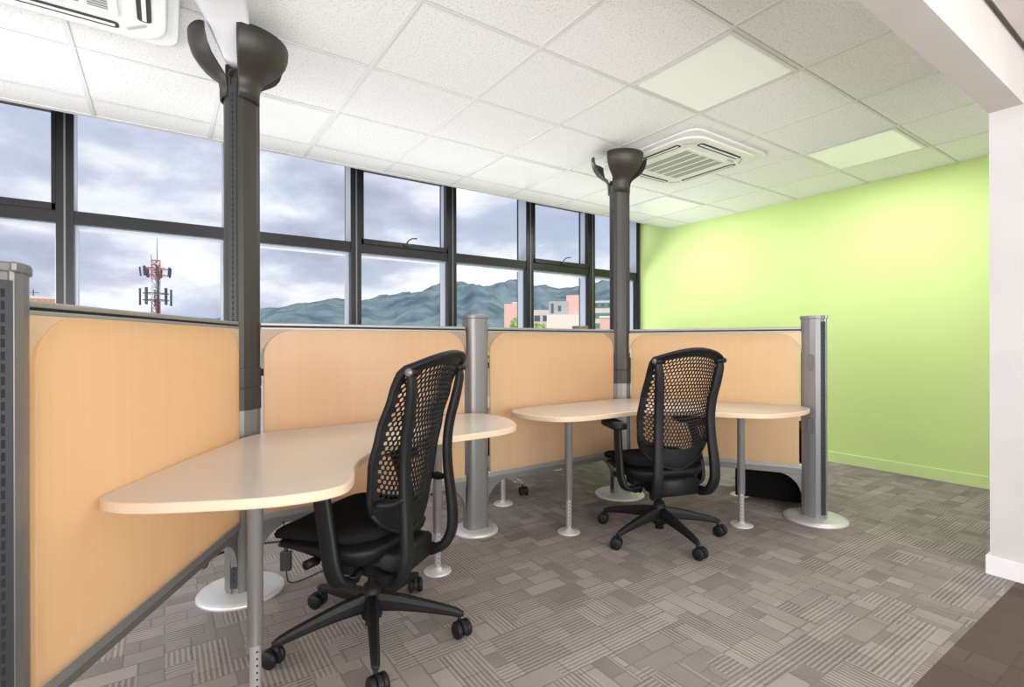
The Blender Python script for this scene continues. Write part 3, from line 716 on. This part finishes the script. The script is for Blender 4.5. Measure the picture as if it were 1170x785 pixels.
    for k in range(5):
        ang = k * 2 * PI / 5 + R(12)
        if arm0 is None:
            arm0 = am.build('base_arm', M[base_mat], r_, rz=ang); arm0.modifiers.new('bevel', 'BEVEL').width = .003
            cs = MB(); cr = .033
            for y in (-.021, .021):
                cs.lathe([(0, -.011), (cr - .006, -.011), (cr, -.006), (cr, .006), (cr - .006, .011), (0, .011)], 22, 0, Matrix.Translation((.018, y, cr)) @ Matrix.Rotation(PI / 2, 4, 'X'))
            cs.cyl((.018, -.02, cr), (.018, .02, cr), .010, n=10); cs.cyl((0, 0, .035), (0, 0, .075), .0075, n=10)
            N = 12; hood = []
            for y in (-.0085, .0085):
                for i in range(N + 1): a_ = R(-20) + R(220) * i / N; hood.append((.018 + .034 * math.cos(a_), y, cr + .034 * math.sin(a_)))
            fs = [(i, i + 1, N + 2 + i, N + 1 + i) for i in range(N)] + [tuple(range(N + 1)), tuple(range(2 * N + 1, N, -1))]
            cs.add(hood, fs, 0, False)
            c0 = cs.build('caster', pl, arm0, (.350, 0, 0)); c0.rotation_euler[2] = R(35)
        else:
            am_ = arm0.copy(); C.objects.link(am_); am_.parent = r_; am_.rotation_euler[2] = ang
            c1 = c0.copy(); C.objects.link(c1); c1.parent = am_; c1.rotation_euler[2] = R((k * 77) % 150 - 60)
    return r_
def place_chair(c, x, y, facing, star):
    c.location = (x, y, 0); c.rotation_euler[2] = R(facing - 90)
    arms = [o for o in c.children if o.name.startswith('base_arm')]
    for k, o in enumerate(arms): o.rotation_euler[2] = R(star - (facing - 90) + 72 * k)
chair = make_chair('black office chair with a perforated back, pulled up to the nearer desk')
place_chair(chair, .680, 1.990, 127, 37)
c2 = copy_tree(chair); c2['label'] = 'black office chair seen from behind, at the farther desk'
place_chair(c2, 2.462, 2.030, 73, 37.5)
c3 = make_chair('black office chair behind the middle screen, only its casters and metal base showing', 'chrome')
place_chair(c3, 2.05, 3.45, -62, 20)

# ------------------------------------------------------------------ small things on the floor
bx = tag(empty('pedestal_cabinet', (3.62, 1.905, 0), R(-62.5)), 'low black cabinet on small wheels behind the right screen', 'cabinet')
q = MB(); q.box(-.30, .24, .0, .40, .035, .56, ch=.008); q.build('body', M['black_box'], bx)
for z0, z1 in ((.05, .30), (.305, .55)):
    q = MB(); q.box(-.29, .23, -.014, 0, z0, z1, ch=.004); do = q.build('drawer', M['black_box'], bx)
    q = MB(); q.box(-.09, .03, -.026, -.014, z1 - .05, z1 - .035, ch=.003); q.build('handle', M['cable'], do)
for x, y in ((-.26, .05), (.20, .05), (-.26, .35), (.20, .35)):
    q = MB(); q.cyl((x, y - .012, .018), (x, y + .012, .018), .018, n=14); q.box(x - .01, x + .01, y - .014, y + .014, .02, .036); q.build('caster', M['cable'], bx)
ad = tag(empty('power_adapter', (.474, 2.60, 0)), 'small black power adapter hanging from the rail under the nearer desk', 'adapter')
q = MB(); q.box(-.024, .024, -.014, .014, .085, .175, ch=.004, mat=Matrix.Rotation(R(-30), 4, 'Z')); q.build('body', M['cable'], ad)
q = MB(); q.lathe([(.010, .172), (.009, .20), (.004, .232)], 12); q.sweep([(0, 0, .22), (.0, .03, .27), (.0, .075, .30)], .006, .006, n=6, sub=3); q.build('plug', M['cable'], ad)
q = MB(); q.sweep([(.0, 0, .09), (.01, 0, .03), (.05, .02, .008), (.12, .05, .005), (.20, .08, .006), (.30, .07, .005), (.42, .06, .005)], .006, .006, n=6, sub=6, up=(0, .1, 1)); q.build('cord', M['cable'], ad)
def cable(pts, label, r0=.0055):
    q = MB(); o = Vector(pts[0]); q.sweep([Vector(p) - Vector((o.x, o.y, 0)) for p in pts], r0 * 2, r0 * 2, n=7, sub=7, up=(.1, .1, 1))
    tag(q.build('power_cable', M['cable'], None, (o.x, o.y, 0)), label, 'cable', 'black cables behind the nearest tall post')
cable([(.19, 2.80, .30), (.18, 2.86, .16), (.17, 2.98, .04), (.16, 3.10, .006), (.24, 3.22, .006), (.40, 3.26, .006), (.60, 3.2, .006)], 'black cable looping down behind the base of the nearest tall post')
cable([(.15, 2.75, .30), (.11, 2.80, .20), (.08, 2.90, .07), (.06, 3.00, .006), (.0, 3.12, .006), (-.08, 3.10, .006), (-.16, 3.18, .006)], 'black cable trailing left over the carpet behind the left screen')

# ------------------------------------------------------------------ outdoors
def polar(az, d, z=0): return Vector((d * math.cos(R(az)), d * math.sin(R(az)), z))
gd = MB(); gd.add([(-3000, 5.5, -14), (4000, 5.5, -14), (4000, 4500, -14), (-3000, 4500, -14)], [(0, 1, 2, 3)]); struct(gd.build('town_ground', M['ground']))
ridge = [(20, 5.5), (30, 6.4), (38, 6.9), (44.4, 7.0), (47, 6.2), (50.2, 5.75), (52.5, 6.1), (55.1, 6.5), (60, 6.35), (63, 6.2), (66, 5.7), (68.5, 4.9), (71.5, 4.5), (74.5, 4.5), (77.7, 4.05), (80, 3.75), (82, 3.35), (86.4, 2.4), (92, 1.3), (100, .6), (112, 0)]
hm = MB(); NA, NR = 260, 26; vs = []
for j in range(NR + 1):
    f = j / NR; rr = 1100 + 1900 * f
    for i in range(NA + 1):
        az = 20 + 92 * i / NA; el = interp(ridge, az)
        top = 3000 * math.tan(R(el)) * .86 * (rr / 3000) ** .2 if False else 2600 * math.tan(R(el))
        prof = math.sin(min(1, f / .79) * PI / 2) ** 1.35 if f < .79 else 1 - .15 * (f - .79) / .21
        nz = noise.fractal(Vector((az * .28, rr * .0022, 3.1)), 1.0, 2.1, 5) * (.16 if f < .79 else .05) * (1 - .75 * (abs(f - .79) < .03))
        z = -14 + (top + 14) * max(0, min(prof + nz * min(1, 4 * f) * (1 - (f / .79) ** 6 * .8 if f < .79 else 1), 1.0 if f < .76 else 1.02))
        p = polar(az, rr); vs.append((p.x, p.y, z))
fs = [(j * (NA + 1) + i, j * (NA + 1) + i + 1, (j + 1) * (NA + 1) + i + 1, (j + 1) * (NA + 1) + i) for j in range(NR) for i in range(NA)]
hm.add(vs, fs, 0, True); struct(hm.build('hills', M['hill']))
def building(az0, az1, el, dist, parts, label, depth=14, name='distant_building'):
    a = polar(az0, dist); b_ = polar(az1, dist); d = b_ - a; w = d.length
    ang = math.atan2(d.y, d.x); top = 1.16 + dist * math.tan(R(el)); H = top + 14
    r_ = tag(empty(name, (a.x, a.y, -14), ang), label, 'building', 'buildings beyond the windows')
    # local x along facade (left to right in view), -y towards the viewer is handled by sign
    parts(r_, w, H, depth); return r_
def pb(r_, nm, mt, x0, x1, y0, y1, z0, z1):
    q = MB(); q.box(x0, x1, y0, y1, z0, z1); return q.build(nm, mt, r_)
def win(r_, x0, x1, z0, z1, mt='winp', y=-.0): return pb(r_, 'window', M[mt], x0, x1, y - .12, y + .1, z0, z1)
def pink(r_, w, H, D):
    pb(r_, 'wall', M['pinkw'], 0, w, 0, D, 0, H); pb(r_, 'stair_head', M['pinkw'], w * .35, w * .7, 2, D - 2, H, H + .5)
    for k in range(3): win(r_, w * .62, w * .8, H - 2.2 - 2.2 * k, H - 1.2 - 2.2 * k)
def cream(r_, w, H, D):
    pb(r_, 'wall', M['creamw'], 0, w, 0, D, 0, H - 3.6); pb(r_, 'upper_storey', M['greyw'], .05 * w, w * .62, 1, D, H - 3.6, H - 1.1)
    pb(r_, 'tower_block', M['pinkw'], w * .55, w, 1.5, D + 2, H - 3.6, H); pb(r_, 'roof_edge', M['whitew'], -.1, w * .6, .8, 1.2, H - 3.7, H - 3.5)
    win(r_, w * .12, w * .19, H - 3.2, H - 1.5, y=1); win(r_, w * .45, w * .52, H - 6.8, H - 6.0); win(r_, w * .32, w * .40, H - 2.8, H - 1.9, y=1)
def grey(r_, w, H, D):
    pb(r_, 'wall', M['whitew'], 0, w, 0, D, 0, H)
    for k in range(3): win(r_, w * (.05 + .33 * k), w * (.27 + .33 * k), H - 2.4, H - 1.2)
    for k in range(3): win(r_, w * (.05 + .33 * k), w * (.27 + .33 * k), H - 5.4, H - 4.2)
def green(r_, w, H, D):
    pb(r_, 'wall', M['whitew'], 0, w, 0, D, 0, H)
    for k in range(5): win(r_, .2, w - .2, H - 1.4 - 2.1 * k, H - .4 - 2.1 * k, 'glassg'); 
    for k in range(4): win(r_, w * (.15 + .2 * k), w * (.24 + .2 * k), H - 1.2, H - .6, 'winp', -.05)
def brick(r_, w, H, D):
    pb(r_, 'wall', M['brickr'], 0, w, 0, D, 0, H - .5); pb(r_, 'parapet', M['whitew'], 0, w * .8, .5, D, H - .5, H - .2)
    q = MB(); q.cyl((w * .55, 3, H - .4), (w * .55, 3, H + .6), .05, n=6); q.cyl((w * .45, 3, H + .3), (w * .65, 3, H + .3), .03, n=6); q.build('aerial', M['ant'], r_)
building(56.5, 54.0, 4.45, 95, pink, 'small salmon coloured block standing left of the cream building')
building(54.2, 51.3, 3.75, 110, grey, 'low pale building with a row of windows left of the cream building')
building(51.7, 47.7, 5.45, 90, cream, 'cream building with a pink upper tower, before the hills', 12)
building(46.9, 43.3, 4.7, 105, green, 'green glazed office building left of the farther tall post')
building(45.8, 41.5, 3.0, 80, lambda r_, w, H, D: (pb(r_, 'wall', M['pinkw'], 0, w, 0, D, 0, H), pb(r_, 'parapet', M['creamw'], -.1, w + .1, -.1, .2, H - .3, H), win(r_, w * .4, w * .55, H - 2, H - 1.1)), 'low salmon building in front of the green glazed building', 8)
building(101, 97.2, 4.2, 70, brick, 'orange brick rooftop at the left end of the windows')
# trees
def tree(az, dist, top, rad, label):
    p = polar(az, dist); r_ = tag(empty('tree', (p.x, p.y, -14)), label, 'tree', 'trees among the far buildings')
    q = MB(); q.sweep([(0, 0, 0), (.2, 0, (top + 14) * .5), (0, .1, top + 14 - rad)], .5, .5, n=8, sub=3, sizes=[1, .8, .5]); q.build('trunk', M['bark'], r_)
    bm = bmesh.new()
    for k in range(9):
        c = Vector((random.uniform(-.6, .6) * rad, random.uniform(-.6, .6) * rad, top + 14 - rad + random.uniform(-.5, .45) * rad)); mm = Matrix.Translation(c)
        g0 = bmesh.ops.create_icosphere(bm, subdivisions=3, radius=rad * random.uniform(.45, .65), matrix=mm)
        for v in g0['verts']: dd = (v.co - c).normalized(); v.co += dd * noise.noise(v.co * 2.2) * rad * .28
    me = bpy.data.meshes.new('crown'); bm.to_mesh(me); bm.free(); me.materials.append(M['leaf']); o = bpy.data.objects.new('crown', me); C.objects.link(o); o.parent = r_
tree(57.6, 60, 3.1, 1.9, 'yellow green tree top left of the small salmon block')
tree(59.4, 66, 3.1, 2.0, 'yellow green tree top farther left, just above the screen rail')
tree(54.7, 70, 4.9, 1.3, 'dark green tree in front of the small salmon block')
tree(52.8, 64, 3.6, 1.8, 'pale green tree between the salmon block and the cream building')
# mast
p = polar(90.65, 85); tw = tag(empty('antenna_mast', (p.x, p.y, -14)), 'red and white lattice mast carrying dark antennas, seen through the left window', 'mast')
zt = 1.16 + 85 * math.tan(R(7.7)) + 14; lat = MB(); w = .55; legs = [Vector((w * math.cos(R(90 + 120 * k)), w * math.sin(R(90 + 120 * k)), 0)) for k in range(3)]
z = 0; i = 0
while z < zt:
    z2 = min(z + 1.0, zt); mi = int(z / 3.0) % 2
    for k in range(3):
        a_, b_ = legs[k], legs[(k + 1) % 3]; lat.cyl(a_ + Vector((0, 0, z)), a_ + Vector((0, 0, z2)), .06, n=6, mi=mi); lat.cyl(a_ + Vector((0, 0, z)), b_ + Vector((0, 0, z2)), .04, n=5, mi=mi); lat.cyl(a_ + Vector((0, 0, z2)), b_ + Vector((0, 0, z2)), .04, n=5, mi=mi)
    z = z2
lat.build('lattice', [M['red'], M['mwhite']], tw)
q = MB(); q.cyl((.15, 0, zt), (.15, 0, zt + 4.6), .045, .02, n=6); q.cyl((-.5, 0, zt - .5), (-.5, 0, zt + .7), .04, n=6); q.build('lightning_rod', M['ant'], tw)
q = MB(); q.cyl((.25, -.3, zt - 9), (.25, -.3, zt - 1.5), .16, n=8); q.build('cable_ladder', M['ant'], tw)
for zc, rr, hh, n_, tilt in ((zt - 1.6, 1.75, 1.25, 7, .1), (zt - 5.0, 1.85, 2.3, 5, 0)):
    q = MB()
    for zz in (zc - .45, zc + .45):
        for k in range(24): a_, b_ = 2 * PI * k / 24, 2 * PI * (k + 1) / 24; q.cyl((rr * .8 * math.cos(a_), rr * .8 * math.sin(a_), zz), (rr * .8 * math.cos(b_), rr * .8 * math.sin(b_), zz), .04, n=4)
        for k in range(3): a_ = R(90 + 120 * k); q.cyl((0, 0, zz), (rr * .8 * math.cos(a_), rr * .8 * math.sin(a_), zz), .04, n=4)
    q.build('platform', M['red'] if zc > zt - 3 else M['ant'], tw)
    for k in range(n_):
        a_ = 2 * PI * k / n_ + .35; m4 = Matrix.Translation((rr * math.cos(a_), rr * math.sin(a_), zc)) @ Matrix.Rotation(a_, 4, 'Z') @ Matrix.Rotation(tilt, 4, 'Y')
        q = MB(); q.box(-.09, .09, -.16, .16, -hh / 2, hh / 2, mat=m4, ch=.03); q.build('antenna', M['ant'], tw)
